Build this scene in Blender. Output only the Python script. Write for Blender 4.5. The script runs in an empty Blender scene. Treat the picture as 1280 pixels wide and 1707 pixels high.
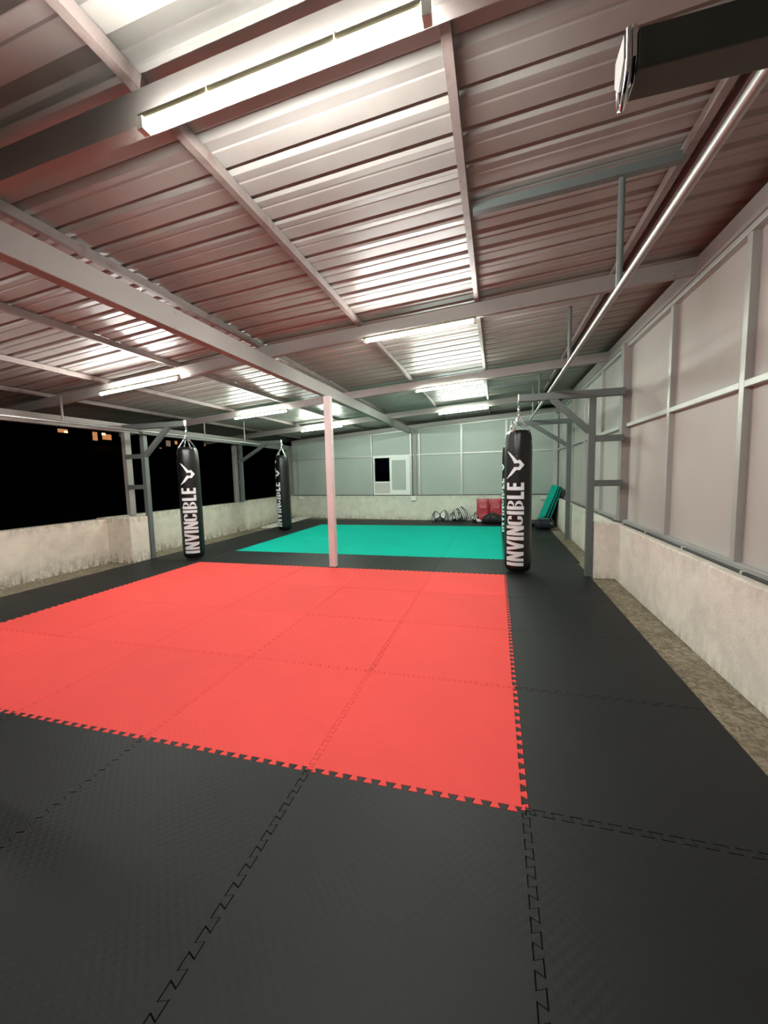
import bpy, bmesh, math, random
from mathutils import Vector, Matrix
random.seed(7)
SC = bpy.context.scene
COL = SC.collection
PI = math.pi
R = math.radians

# ------------------------------------------------------------------ mesh helper
class MB:
    def __init__(s): s.v = []; s.f = []
    def add(s, vs, fs):
        n = len(s.v); s.v += [tuple(p) for p in vs]; s.f += [tuple(i + n for i in f) for f in fs]; return s
    def box(s, x0, x1, y0, y1, z0, z1):
        return s.add([(x0,y0,z0),(x1,y0,z0),(x1,y1,z0),(x0,y1,z0),(x0,y0,z1),(x1,y0,z1),(x1,y1,z1),(x0,y1,z1)],
                     [(3,2,1,0),(4,5,6,7),(0,1,5,4),(1,2,6,5),(2,3,7,6),(3,0,4,7)])
    def hexa(s, p):       # 8 points, bottom ring then top ring
        return s.add(p, [(3,2,1,0),(4,5,6,7),(0,1,5,4),(1,2,6,5),(2,3,7,6),(3,0,4,7)])
    def bar(s, a, b, w, h, up=(0,0,1)):   # rectangular bar from a to b, width w, height h along up
        a = Vector(a); b = Vector(b); d = (b-a).normalized(); u = Vector(up)
        r = d.cross(u).normalized(); u = r.cross(d).normalized()
        q = []
        for c in (a, b):
            q.append([c - r*w/2 - u*h/2, c + r*w/2 - u*h/2, c + r*w/2 + u*h/2, c - r*w/2 + u*h/2])
        return s.add(q[0]+q[1], [(0,1,2,3),(7,6,5,4),(0,4,5,1),(1,5,6,2),(2,6,7,3),(3,7,4,0)])
    def tube(s, pts, r, n=12, closed=False):
        pts = [Vector(p) for p in pts]; m = len(pts); base = len(s.v); prev = None
        rr = r if isinstance(r, (list, tuple)) else [r]*m
        for i, p in enumerate(pts):
            if closed: t = pts[(i+1) % m] - pts[i-1]
            else: t = pts[min(i+1, m-1)] - pts[max(i-1, 0)]
            t.normalize()
            if prev is None:
                ref = Vector((0,0,1)) if abs(t.z) < .9 else Vector((1,0,0))
                nrm = (ref - t*ref.dot(t)).normalized()
            else: nrm = (prev - t*prev.dot(t)).normalized()
            prev = nrm; bi = t.cross(nrm)
            for k in range(n):
                a = 2*PI*k/n; s.v.append(tuple(p + (nrm*math.cos(a) + bi*math.sin(a))*rr[i]))
        for i in range(m if closed else m-1):
            j = (i+1) % m
            for k in range(n):
                k2 = (k+1) % n
                s.f.append((base+i*n+k, base+i*n+k2, base+j*n+k2, base+j*n+k))
        if not closed:
            s.f.append(tuple(base+k for k in reversed(range(n)))); s.f.append(tuple(base+(m-1)*n+k for k in range(n)))
        return s
    def lathe(s, prof, n=40, c=(0,0), wob=None):
        base = len(s.v); m = len(prof)
        for (r, z) in prof:
            for k in range(n):
                a = 2*PI*k/n; q = r*(1 + (wob(a, z) if wob else 0))
                s.v.append((c[0]+q*math.cos(a), c[1]+q*math.sin(a), z))
        for i in range(m-1):
            for k in range(n):
                k2 = (k+1) % n
                s.f.append((base+i*n+k, base+i*n+k2, base+(i+1)*n+k2, base+(i+1)*n+k))
        s.f.append(tuple(base+k for k in reversed(range(n)))); s.f.append(tuple(base+(m-1)*n+k for k in range(n)))
        return s
    def prism(s, poly, z0, z1):
        n = len(poly)
        return s.add([(x,y,z0) for x,y in poly]+[(x,y,z1) for x,y in poly],
                     [tuple(reversed(range(n))), tuple(range(n,2*n))]+[(i,(i+1)%n,n+(i+1)%n,n+i) for i in range(n)])
    def xf(s, M):
        s.v = [tuple(M @ Vector(p)) for p in s.v]; return s
    def build(s, name, mat, parent=None, smooth=False, bevel=0, loc=None):
        me = bpy.data.meshes.new(name); me.from_pydata(s.v, [], s.f); me.update()
        bm = bmesh.new(); bm.from_mesh(me); bmesh.ops.recalc_face_normals(bm, faces=bm.faces); bm.to_mesh(me); bm.free()
        me.materials.append(mat)
        o = bpy.data.objects.new(name, me); COL.objects.link(o)
        if smooth:
            for p in me.polygons: p.use_smooth = True
            try: me.set_sharp_from_angle(angle=R(40))
            except Exception: pass
        if bevel:
            b = o.modifiers.new('bevel', 'BEVEL'); b.width = bevel; b.segments = 2; b.limit_method = 'ANGLE'; b.angle_limit = R(40)
        if parent: o.parent = parent
        if loc: o.location = loc
        return o

def tag(o, label=None, cat=None, group=None, kind=None):
    if label: o['label'] = label
    if cat: o['category'] = cat
    if group: o['group'] = group
    if kind: o['kind'] = kind
    return o
def empty(name, loc=(0,0,0), rz=0, **k):
    o = bpy.data.objects.new(name, None); COL.objects.link(o); o.location = loc; o.rotation_euler = (0,0,rz)
    o.empty_display_size = .1
    return tag(o, **k)
def copy_tree(o, parent=None):
    c = o.copy(); COL.objects.link(c); c.parent = parent
    for ch in list(o.children): copy_tree(ch, c)
    return c

# ------------------------------------------------------------------ materials
def new_mat(name):
    m = bpy.data.materials.new(name); m.use_nodes = True; nt = m.node_tree; nt.nodes.clear()
    out = nt.nodes.new('ShaderNodeOutputMaterial'); b = nt.nodes.new('ShaderNodeBsdfPrincipled')
    nt.links.new(b.outputs[0], out.inputs[0]); return m, nt, b
def nd(nt, t, **k):
    n = nt.nodes.new(t)
    for a, v in k.items(): setattr(n, a, v)
    return n
def noise(nt, scale, detail=4, rough=.6, vec=None, dist=0):
    n = nd(nt, 'ShaderNodeTexNoise'); n.inputs['Scale'].default_value = scale; n.inputs['Detail'].default_value = detail
    n.inputs['Roughness'].default_value = rough; n.inputs['Distortion'].default_value = dist
    if vec is not None: nt.links.new(vec, n.inputs['Vector'])
    return n
def ramp(nt, src, stops):
    r = nd(nt, 'ShaderNodeValToRGB'); e = r.color_ramp.elements
    while len(e) < len(stops): e.new(.5)
    for el, (p, c) in zip(e, stops): el.position = p; el.color = (*c, 1)
    nt.links.new(src, r.inputs[0]); return r
def mth(nt, op, a, b=None):
    n = nd(nt, 'ShaderNodeMath', operation=op)
    for i, x in enumerate((a, b)):
        if x is None: continue
        if isinstance(x, (int, float)): n.inputs[i].default_value = x
        else: nt.links.new(x, n.inputs[i])
    return n.outputs[0]
def mix(nt, fac, a, b, blend='MIX'):
    n = nd(nt, 'ShaderNodeMix', data_type='RGBA', blend_type=blend)
    for sock, x in ((n.inputs[0], fac), (n.inputs[6], a), (n.inputs[7], b)):
        if isinstance(x, (int, float)): sock.default_value = x
        elif isinstance(x, tuple): sock.default_value = (*x, 1)
        else: nt.links.new(x, sock)
    return n.outputs[2]
def bump(nt, b, h, strength=.3, dist=.01):
    n = nd(nt, 'ShaderNodeBump'); n.inputs['Strength'].default_value = strength; n.inputs['Distance'].default_value = dist
    nt.links.new(h, n.inputs['Height']); nt.links.new(n.outputs[0], b.inputs['Normal'])
def plain(name, col, rough=.5, metal=0, var=.12, scale=6, spec=.5, bmp=0, bscale=60):
    m, nt, b = new_mat(name); tc = nd(nt, 'ShaderNodeTexCoord')
    n = noise(nt, scale, vec=tc.outputs['Object'])
    lo = tuple(c*(1-var) for c in col); hi = tuple(min(1, c*(1+var)) for c in col)
    r = ramp(nt, n.outputs[0], [(.3, lo), (.7, hi)]); nt.links.new(r.outputs[0], b.inputs['Base Color'])
    b.inputs['Roughness'].default_value = rough; b.inputs['Metallic'].default_value = metal
    b.inputs['Specular IOR Level'].default_value = spec
    if bmp:
        n2 = noise(nt, bscale, vec=tc.outputs['Object']); bump(nt, b, n2.outputs[0], bmp, .004)
    return m
def emit(name, col, s):
    m = bpy.data.materials.new(name); m.use_nodes = True; nt = m.node_tree; nt.nodes.clear()
    out = nt.nodes.new('ShaderNodeOutputMaterial'); e = nt.nodes.new('ShaderNodeEmission')
    e.inputs[0].default_value = (*col, 1); e.inputs[1].default_value = s; nt.links.new(e.outputs[0], out.inputs[0]); return m

def foam(name, col, var=.06, check=.35, rough=.62, spec=.35):
    m, nt, b = new_mat(name); tc = nd(nt, 'ShaderNodeTexCoord'); sx = nd(nt, 'ShaderNodeSeparateXYZ')
    nt.links.new(tc.outputs['Object'], sx.inputs[0])
    k = 2*PI/.04
    wx = mth(nt, 'SINE', mth(nt, 'MULTIPLY', sx.outputs[0], k)); wy = mth(nt, 'SINE', mth(nt, 'MULTIPLY', sx.outputs[1], k))
    p = mth(nt, 'MULTIPLY', wx, wy)
    # flatten into little raised squares
    p = mth(nt, 'MULTIPLY', p, 2.2)
    cl = nd(nt, 'ShaderNodeClamp'); cl.inputs['Min'].default_value = -1; cl.inputs['Max'].default_value = 1; nt.links.new(p, cl.inputs[0])
    fine = noise(nt, 420, 2, .5, tc.outputs['Object']); wear = noise(nt, 2.2, 5, .65, tc.outputs['Object'])
    msk = ramp(nt, noise(nt, 1.7, 3, .5, nd(nt, 'ShaderNodeNewGeometry').outputs['Position']).outputs[0], [(.36, (.12,.12,.12)), (.62, (1,1,1))])
    h = mth(nt, 'ADD', mth(nt, 'MULTIPLY', mth(nt, 'MULTIPLY', cl.outputs[0], msk.outputs[0]), .6), mth(nt, 'MULTIPLY', fine.outputs[0], .7))
    oi = nd(nt, 'ShaderNodeObjectInfo')
    f = mth(nt, 'ADD', mth(nt, 'MULTIPLY', wear.outputs[0], .7), mth(nt, 'MULTIPLY', oi.outputs['Random'], .3))
    lo = tuple(c*(1-var) for c in col); hi = tuple(min(1, c*(1+var)) for c in col)
    r = ramp(nt, f, [(.25, lo), (.75, hi)]); nt.links.new(r.outputs[0], b.inputs['Base Color'])
    b.inputs['Roughness'].default_value = rough; b.inputs['Specular IOR Level'].default_value = spec
    bump(nt, b, h, check, .0022)
    return m
def plaster(name, col, dirt, zlo, zhi, amount=.8, fh=.12):
    m, nt, b = new_mat(name); tc = nd(nt, 'ShaderNodeTexCoord'); sx = nd(nt, 'ShaderNodeSeparateXYZ')
    v = tc.outputs['Object']; nt.links.new(v, sx.inputs[0])
    n1 = noise(nt, 3.5, 8, .65, v, .4); n2 = noise(nt, 16, 6, .7, v); n3 = noise(nt, 60, 3, .6, v)
    mp = nd(nt, 'ShaderNodeMapping'); mp.inputs['Scale'].default_value = (4, 4, 1.5); nt.links.new(v, mp.inputs[0])
    n4 = noise(nt, 4, 5, .7, mp.outputs[0])
    base = ramp(nt, n1.outputs[0], [(.32, tuple(c*.82 for c in col)), (.62, col)])
    # dirt near foot and under the top edge, broken up by noise
    foot = nd(nt, 'ShaderNodeMapRange'); foot.inputs[1].default_value = zlo; foot.inputs[2].default_value = zlo+fh; foot.inputs[3].default_value = 1; foot.inputs[4].default_value = 0
    nt.links.new(sx.outputs[2], foot.inputs[0])
    top = nd(nt, 'ShaderNodeMapRange'); top.inputs[1].default_value = zhi-.16; top.inputs[2].default_value = zhi; top.inputs[3].default_value = 0; top.inputs[4].default_value = .75
    nt.links.new(sx.outputs[2], top.inputs[0])
    e = mth(nt, 'MAXIMUM', foot.outputs[0], top.outputs[0])
    dn = ramp(nt, mth(nt, 'ADD', mth(nt, 'MULTIPLY', n4.outputs[0], .5), mth(nt, 'MULTIPLY', n2.outputs[0], .5)), [(.42, (0,0,0)), (.62, (1,1,1))])
    fac = mth(nt, 'MULTIPLY', mth(nt, 'MULTIPLY', mth(nt, 'ADD', mth(nt, 'MULTIPLY', e, .9), .04), dn.outputs[0]), amount)
    c = mix(nt, fac, base.outputs[0], dirt)
    spots = ramp(nt, n2.outputs[0], [(.26, (1,1,1)), (.31, (0,0,0))])
    c = mix(nt, mth(nt, 'MULTIPLY', spots.outputs[0], .5), c, dirt)
    nt.links.new(c, b.inputs['Base Color']); b.inputs['Roughness'].default_value = .9; b.inputs['Specular IOR Level'].default_value = .2
    bump(nt, b, mth(nt, 'ADD', mth(nt, 'MULTIPLY', n1.outputs[0], 1.5), mth(nt, 'ADD', n2.outputs[0], mth(nt, 'MULTIPLY', n3.outputs[0], .4))), .5, .012)
    return m
def concrete(name):
    m, nt, b = new_mat(name); tc = nd(nt, 'ShaderNodeTexCoord'); v = tc.outputs['Object']
    n1 = noise(nt, 2.5, 6, .7, v, .5); n2 = noise(nt, 22, 8, .75, v, .8); n3 = noise(nt, 140, 3, .6, v)
    a = ramp(nt, n1.outputs[0], [(.3, (.26,.215,.145)), (.7, (.40,.345,.25))])
    d = ramp(nt, n2.outputs[0], [(.42, (0,0,0)), (.56, (1,1,1))])
    c = mix(nt, mth(nt, 'MULTIPLY', d.outputs[0], .75), a.outputs[0], (.10,.078,.045))
    nt.links.new(c, b.inputs['Base Color']); b.inputs['Roughness'].default_value = .92
    bump(nt, b, mth(nt, 'ADD', n2.outputs[0], mth(nt, 'MULTIPLY', n3.outputs[0], .5)), .6, .01)
    return m
def rusty(name, col, rust, rough=.5, cut=(.62,.75), metal=0, scale=7):
    m, nt, b = new_mat(name); tc = nd(nt, 'ShaderNodeTexCoord'); v = tc.outputs['Object']
    n1 = noise(nt, scale, 6, .7, v); n2 = noise(nt, 2.2, 3, .5, v)
    base = ramp(nt, n2.outputs[0], [(.3, tuple(c*.86 for c in col)), (.7, col)])
    f = ramp(nt, n1.outputs[0], [(cut[0], (0,0,0)), (cut[1], (1,1,1))])
    c = mix(nt, mth(nt, 'MULTIPLY', f.outputs[0], .75), base.outputs[0], rust)
    nt.links.new(c, b.inputs['Base Color']); b.inputs['Roughness'].default_value = rough; b.inputs['Metallic'].default_value = metal
    bump(nt, b, n1.outputs[0], .15, .004)
    return m
def vinyl(name, col, rough=.34, bmp=.25):
    m, nt, b = new_mat(name); tc = nd(nt, 'ShaderNodeTexCoord'); v = tc.outputs['Object']
    n1 = noise(nt, 9, 4, .6, v, .6); n2 = noise(nt, 260, 2, .5, v)
    r = ramp(nt, n1.outputs[0], [(.3, tuple(c*.8 for c in col)), (.7, tuple(c*1.2 for c in col))])
    nt.links.new(r.outputs[0], b.inputs['Base Color']); b.inputs['Roughness'].default_value = rough
    bump(nt, b, mth(nt, 'ADD', mth(nt, 'MULTIPLY', n1.outputs[0], 2), mth(nt, 'MULTIPLY', n2.outputs[0], .15)), bmp, .008)
    return m

M = {}
M['red'] = foam('red_foam', (.80,.078,.070), check=.16, rough=.75, spec=.2)
M['green'] = foam('green_foam', (.0,.43,.325), check=.16, rough=.8, spec=.1)
M['black'] = foam('black_foam', (.0115,.0128,.0128), var=.14, check=.22, rough=.55, spec=.27)
M['wall_l'] = plaster('plaster_left', (.82,.76,.65), (.17,.125,.075), 0, .78, .95, .24)
M['wall_r'] = plaster('plaster_right', (.90,.85,.76), (.24,.18,.11), 0, .71, .45)
M['wall_b'] = plaster('plaster_back', (.70,.71,.62), (.22,.19,.13), 0, .73, .7)
M['concrete'] = concrete('dusty_concrete')
M['panel'] = plain('grey_panel', (.50,.48,.45), .55, var=.04, scale=1.2, spec=.3)
M['panel_b'] = plain('grey_green_panel', (.375,.42,.385), .5, var=.04, scale=1.2, spec=.3)  # back panels: bounce light from the green mats tinted into the grey
M['alu'] = plain('aluminium_profile', (.50,.50,.48), .45, metal=.35, var=.06, scale=3)
M['alu_white'] = plain('white_aluminium', (.75,.77,.74), .4, var=.03)
M['pale'] = rusty('pale_painted_steel', (.335,.305,.285), (.18,.135,.11), .5)
M['purlin'] = rusty('primer_painted_steel', (.235,.19,.175), (.13,.075,.06), .55, (.5,.7))
M['post'] = rusty('pinkish_white_paint', (.74,.63,.62), (.45,.33,.31), .45, (.66,.8))
M['grey'] = plain('grey_steel_paint', (.125,.145,.138), .5, var=.08)
M['grey_dark'] = plain('dark_grey_steel_paint', (.075,.088,.078), .55, var=.1)
M['galv'] = plain('galvanised_pipe', (.40,.40,.39), .45, metal=.6, var=.1, scale=9)
M['chrome'] = plain('chrome', (.85,.85,.86), .14, metal=1, var=.03)
M['vinyl'] = vinyl('black_vinyl', (.0045,.0045,.005), .36)
M['vinyl_soft'] = vinyl('black_nylon', (.012,.011,.012), .6, .5)
M['navy'] = vinyl('dark_navy_nylon', (.018,.024,.034), .55, .5)
M['redvinyl'] = vinyl('red_vinyl', (.40,.014,.03), .33, .6)
M['print'] = plain('white_print', (.70,.77,.79), .5, var=.03)
M['pinkprint'] = plain('faded_pink_print', (.75,.35,.38), .5, var=.1)
M['white'] = plain('white_plastic', (.78,.77,.72), .4, var=.04)
M['white_leather'] = plain('white_leather', (.72,.72,.70), .45, var=.06)
M['cable'] = plain('black_cable', (.012,.012,.012), .45, var=.1)
M['housing'] = plain('lamp_housing', (.16,.14,.07), .45, var=.03)
M['tube'] = emit('lit_tube', (1.0,1.0,.95), 88)
M['tube_left'] = emit('lit_tube_left', (1.0,1.0,.95), 48)
M['tube_far'] = emit('lit_tube_far', (.88,1.0,.88), 78)
M['dark'] = plain('night_hillside', (.010,.012,.009), .95, var=.4, scale=.3)
M['housewall'] = plain('unlit_house_wall', (.02,.019,.017), .9, var=.2, scale=.6)
M['lit_o'] = emit('warm_window', (1.0,.42,.16), .13)
M['lit_w'] = emit('pale_window', (1.0,.70,.46), .045)
M['lit_hot'] = emit('bright_bulb', (1.0,.66,.34), .7)
def glass():
    m, nt, b = new_mat('frosted_glass'); tc = nd(nt, 'ShaderNodeTexCoord'); n = noise(nt, 2, vec=tc.outputs['Object'])
    r = ramp(nt, n.outputs[0], [(.3, (.40,.43,.40)), (.7, (.44,.47,.43))]); nt.links.new(r.outputs[0], b.inputs['Base Color'])
    b.inputs['Roughness'].default_value = .22; return m
M['frost'] = glass()
def sheet_mat():
    m, nt, b = new_mat('corrugated_sheet'); tc = nd(nt, 'ShaderNodeTexCoord'); v = tc.outputs['Object']
    n = noise(nt, 3, 5, .6, v); n2 = noise(nt, 40, 3, .6, v)
    r = ramp(nt, n.outputs[0], [(.3, (.275,.26,.24)), (.7, (.335,.32,.297))])
    d = ramp(nt, n2.outputs[0], [(.68, (0,0,0)), (.74, (1,1,1))])
    c = mix(nt, mth(nt, 'MULTIPLY', d.outputs[0], .25), r.outputs[0], (.2,.16,.14))
    nt.links.new(c, b.inputs['Base Color']); b.inputs['Roughness'].default_value = .42; b.inputs['Specular IOR Level'].default_value = .45
    bump(nt, b, n.outputs[0], .08, .01)
    return m
M['sheet'] = sheet_mat()

# ------------------------------------------------------------------ layout functions
SL = .0574
def shift(X): return .035*(-.3-X) if X > -2.6 else .08 + .095*(-2.6-X)
def shx(X, Y): return shift(X) * max(0, min(1, (Y+.2)/2.6))
def yb(X): return 10.3+(1.4-X)*.035 if X > -2.3 else 10.43+(-2.3-X)*.12
XL = lambda Y: -6.65 if Y < 7.9 else -6.65 - (Y-7.9)*.108      # left parapet inner face
YF = -3.2     # end of the built part, behind the photographer

# ------------------------------------------------------------------ setting
fl = MB().box(-8.2, 1.75, YF, 11.6, -.22, -.02).build('floor', M['concrete']); tag(fl, 'bare dusty concrete terrace floor showing along the walls', 'floor', kind='structure')

# corrugated roof sheet
prof = [(0,0),(.011,.034),(.017,.035),(.058,.0005),(.062,0),(.116,.004),(.124,0)]      # starts at a rib rise
def roof():
    mb = MB(); Xs = [1.72,.5,-.3,-1.5,-2.6,-3.9,-5.2,-6.2,-7.25,-8.9]; ys = []
    k0 = int((YF-.096)/.22)-1
    y = .096 + k0*.22
    while y < 11.5:
        for (dy, dz) in prof: ys.append((y+dy-.02, dz))
        y += .22
    for (yy, dz) in ys:
        for X in Xs: mb.v.append((X, yy+shx(X, yy), 3.115+SL*X+dz))
    n = len(Xs)
    for i in range(len(ys)-1):
        for j in range(n-1): mb.f.append((i*n+j, i*n+j+1, (i+1)*n+j+1, (i+1)*n+j))
    o = mb.build('ceiling', M['sheet'])
    so = o.modifiers.new('thick', 'SOLIDIFY'); so.thickness = .004; so.offset = 1
    return o
tag(roof(), 'ribbed metal sheet roof sloping down to the left', 'ceiling', kind='structure')

# rafters
RY = [-2.95, -.23, 2.45, 5.19, 8.03]
rlab = ['steel rafter behind the photographer', 'steel rafter carrying the nearest tube light', 'steel rafter second from the front with two tube lights',
        'steel rafter third from the front passing behind the post', 'steel rafter just in front of the back wall']
def rafter_y(r, X): return r + (shx(X, r) if r > 1 else 0)
for r, lb in zip(RY, rlab):
    mb = MB(); xs = [1.5, -2.57, -4.6, -6.62, -8.6]
    for a, b_ in zip(xs[:-1], xs[1:]):
        p = []
        for dz in (0, .13):
            for X, dy in ((b_, 0), (a, 0), (a, .055), (b_, .055)):
                p.append((X, rafter_y(r, X)+dy, 2.92+SL*X+dz))
        mb.hexa(p)
    tag(mb.build('roof_rafter', M['pale']), lb, 'rafter', 'rafters under the roof', 'structure')
# purlins
PX = [(.955,'rusty purlin above the pull-up pipe, nearer the right wall'),(.865,'rusty purlin above the pull-up pipe, nearer the room'),(-.305,'purlin at the right ends of the near row of tube lights'),
      (-1.5,'purlin at the left ends of the near row of tube lights'),(-2.72,'purlin running just right of the big middle beam'),
      (-3.98,'purlin at the right ends of the far-left row of tube lights'),(-5.28,'purlin at the left ends of the far-left row of tube lights'),(-6.55,'purlin nearest the open left side')]
for X, lb in PX:
    mb = MB(); ys = [YF, 0, 2.6, 5.4, 8.2, yb(X)]
    dx = 0 if X > -2.5 else (.03 if X > -3 else (.06 if X > -5 else 0))
    for a, b_ in zip(ys[:-1], ys[1:]):
        xa = X - .02 - dx*max(0, a)/5; xb = X - .02 - dx*max(0, b_)/5
        w = .04
        mb.hexa([(xa,a,3.05+SL*xa),(xa+w,a,3.05+SL*xa),(xb+w,b_,3.05+SL*xb),(xb,b_,3.05+SL*xb),
                 (xa,a,3.108+SL*xa),(xa+w,a,3.108+SL*xa),(xb+w,b_,3.108+SL*xb),(xb,b_,3.108+SL*xb)])
    tag(mb.build('roof_purlin', M['purlin']), lb, 'purlin', 'purlins under the roof', 'structure')
# middle beam, eave beam
tag(MB().box(-2.66,-2.565,YF,10.36,2.60,2.765).build('middle_beam', M['pale'], bevel=.006), 'large pale steel beam running over the middle post to the back wall', 'beam', kind='structure')
ev = MB(); pts = [(-6.62,YF),(-6.62,7.8),(-6.93,10.85)]
for (xa,ya),(xb,y2) in zip(pts[:-1], pts[1:]):
    ev.hexa([(xa-.12,ya,2.285),(xa,ya,2.285),(xb,y2,2.285),(xb-.12,y2,2.285),(xa-.12,ya,2.44),(xa,ya,2.44),(xb,y2,2.44),(xb-.12,y2,2.44)])
tag(ev.build('eave_beam', M['pale']), 'pale steel eave beam along the open left side', 'beam', kind='structure')
# middle post
po = empty('support_post', (-2.56,4.06,0), label='pale pink square steel post standing between the red and green mats', cat='post')
MB().box(-.052,.052,-.05,.05,.0,2.60).build('post_shaft', M['post'], po, bevel=.008)
MB().box(-.066,.066,-.064,.064,-.019,.010).build('base_plate', M['grey_dark'], po, bevel=.002)

p2 = copy_tree(po); p2.location = (-2.56,-.535,0); p2['label'] = 'pale square post just left of the picture, shading the nearest black mats'
# ------------------------------------------------------------------ left wall
wl = empty('wall_left', label='low stained plaster parapet along the dark open side', cat='wall', kind='structure')
mb = MB(); ys = [YF, 3.72, 7.9, 11.25]
for a, b_ in zip(ys[:-1], ys[1:]):
    za = zb = .775
    mb.hexa([(XL(a)-.2,a,-.02),(XL(a),a,-.02),(XL(b_),b_,-.02),(XL(b_)-.2,b_,-.02),(XL(a)-.2,a,.775),(XL(a),a,.78),(XL(b_),b_,.755),(XL(b_)-.2,b_,.755)])
mb.build('parapet', M['wall_l'], wl)
MB().box(-6.66,-6.135,3.73,4.10,-.019,.772).build('pier', M['wall_l'], wl, bevel=.008)
for (xa, ya, lb) in [(-6.66,4.19,1),(-6.84,7.62,2)]:
    MB().box(xa-.045,xa+.045,ya+.01,ya+.13,.77 if lb == 1 else .74,2.29).build('column', M['pale'], wl, bevel=.004)
MB().box(-7.02,-6.92,10.72,10.86,.75,2.30).build('column', M['pale'], wl, bevel=.004)

# ------------------------------------------------------------------ right wall
wr = empty('wall_right', label='right wall of grey panels in metal frames above a cream parapet', cat='wall', kind='structure')
MB().box(1.37,1.62,YF,10.3,-.02,.706).build('parapet', M['wall_r'], wr, bevel=.01)
MB().box(1.115,1.38,4.06,4.32,-.019,.715).build('pier', M['wall_r'], wr, bevel=.012)
mys = [YF, -2.06, -.81, .44, 1.70, 2.92, 4.32, 5.56, 6.82, 8.1, 9.35, 10.27]
for a, b_ in zip(mys[:-1], mys[1:]):
    MB().box(1.535,1.56,a+.012,b_-.012,.74,1.955).build('panel', M['panel'], wr)
    MB().box(1.535,1.56,a+.012,b_-.012,1.985,2.95).build('panel', M['panel'], wr)
    MB().box(1.485,1.54,a+.03,b_-.03,1.947,1.993).build('rail', M['alu'], wr, bevel=.003)
for y in mys[1:-1]:
    if abs(y-4.32) < .01: continue
    MB().box(1.485,1.54,y-.03,y+.03,.745,2.95).build('mullion', M['alu'], wr, bevel=.003)
MB().box(1.44,1.545,4.24,4.37,.706,3.0).build('column', M['pale'], wr, bevel=.004)
MB().box(1.485,1.55,YF,10.27,.707,.75).build('sill_rail', M['alu'], wr, bevel=.003)
MB().box(1.475,1.54,YF,10.27,2.945,2.985).build('head_rail', M['alu'], wr, bevel=.003)
MB().box(1.46,1.60,YF,10.27,2.985,3.13).build('wall_plate', M['pale'], wr)

# ------------------------------------------------------------------ back wall
wb = empty('wall_back', label='back wall of grey panels in metal frames above a stained parapet', cat='wall', kind='structure')
def bseg(mb, x0, x1, z0, z1, f, d, z0b=None, z1b=None):
    """slab on the back wall line; f = distance in front of the face, d = depth"""
    z0b = z0 if z0b is None else z0b; z1b = z1 if z1b is None else z1b
    cuts = [x0] + ([-2.3] if x0 < -2.3 < x1 else []) + [x1]
    for a, b_ in zip(cuts[:-1], cuts[1:]):
        ta = (a-x0)/(x1-x0); tb = (b_-x0)/(x1-x0)
        za0, zb0 = z0+(z0b-z0)*ta, z0+(z0b-z0)*tb; za1, zb1 = z1+(z1b-z1)*ta, z1+(z1b-z1)*tb
        ya, y2 = yb(a)-f, yb(b_)-f
        mb.hexa([(a,ya,za0),(b_,y2,zb0),(b_,y2+d,zb0),(a,ya+d,za0),(a,ya,za1),(b_,y2,zb1),(b_,y2+d,zb1),(a,ya+d,za1)])
    return mb
topz = lambda X: 2.865+SL*X
bseg(MB(), -7.12, 1.6, -.02, .73, .0, .2).build('parapet', M['wall_b'], wb)
bx = [-6.93,-6.69,-5.31,-3.93,-2.49,-1.10,.155,1.41,1.56]
for a, b_ in zip(bx[:-1], bx[1:]):
    if abs(b_+2.49) > .01:
        bseg(MB(), a+.01, b_-.01, .75, 1.955, -.04, .03).build('panel', M['panel_b'], wb)
    else:
        bseg(MB(), -2.66, b_-.01, .75, 1.955, -.04, .03).build('panel', M['panel_b'], wb)
    bseg(MB(), a+.01, b_-.01, 1.985, topz(a), -.04, .03, None, topz(b_)).build('panel', M['panel_b'], wb)
    bseg(MB(), a+.02, b_-.02, 1.95, 1.992, 0, .045).build('rail', M['alu'], wb)
for x in bx[1:-1]+[-2.63,-2.36]:
    w = .035 if x in (-2.49,) else .026
    bseg(MB(), x-w, x+w, .75, topz(x), .005 if x != -2.49 else .01, .05).build('mullion', M['alu'] if x != -2.49 else M['pale'], wb)
bseg(MB(), -6.98, -6.90, .73, 2.45, .02, .08).build('column', M['pale'], wb)
bseg(MB(), 1.44, 1.50, .70, 2.93, .01, .05).build('mullion', M['alu'], wb)
bseg(MB(), -6.9, 1.46, topz(-6.9)-.01, topz(-6.9)+.025, .005, .05, topz(1.46)-.01, topz(1.46)+.025).build('head_rail', M['alu'], wb)
bseg(MB(), -6.9, 1.46, topz(-6.9)+.025, topz(-6.9)+.15, .03, .09, topz(1.46)+.025, topz(1.46)+.15).build('wall_plate', M['pale'], wb)
bseg(MB(), -6.9, 1.46, .73, .752, -.012, .05).build('sill_rail', M['cable'], wb)
# window in the back wall
wn = empty('window_1', label='small white framed sliding window, left half open to the dark', cat='window', kind='structure')
fr = MB()
bseg(fr,-3.875,-3.83,.757,1.955,.03,.075); bseg(fr,-2.70,-2.655,.757,1.955,.03,.075); bseg(fr,-3.83,-2.70,.757,.80,.03,.075); bseg(fr,-3.83,-2.70,1.912,1.955,.03,.075)
fr.build('window_frame', M['alu_white'], wn)
sa = MB()
bseg(sa,-3.325,-3.25,.80,1.912,.02,.04); bseg(sa,-2.79,-2.70,.80,1.912,.02,.04); bseg(sa,-3.25,-2.79,.80,.905,.02,.04); bseg(sa,-3.25,-2.79,1.83,1.912,.02,.04)
so_ = sa.build('sash', M['alu_white'], wn)
bseg(MB(),-3.25,-2.79,.905,1.83,.0,.01).build('pane', M['frost'], so_)
ls = MB(); bseg(ls,-3.83,-3.325,1.135,1.175,-.01,.03)
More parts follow.
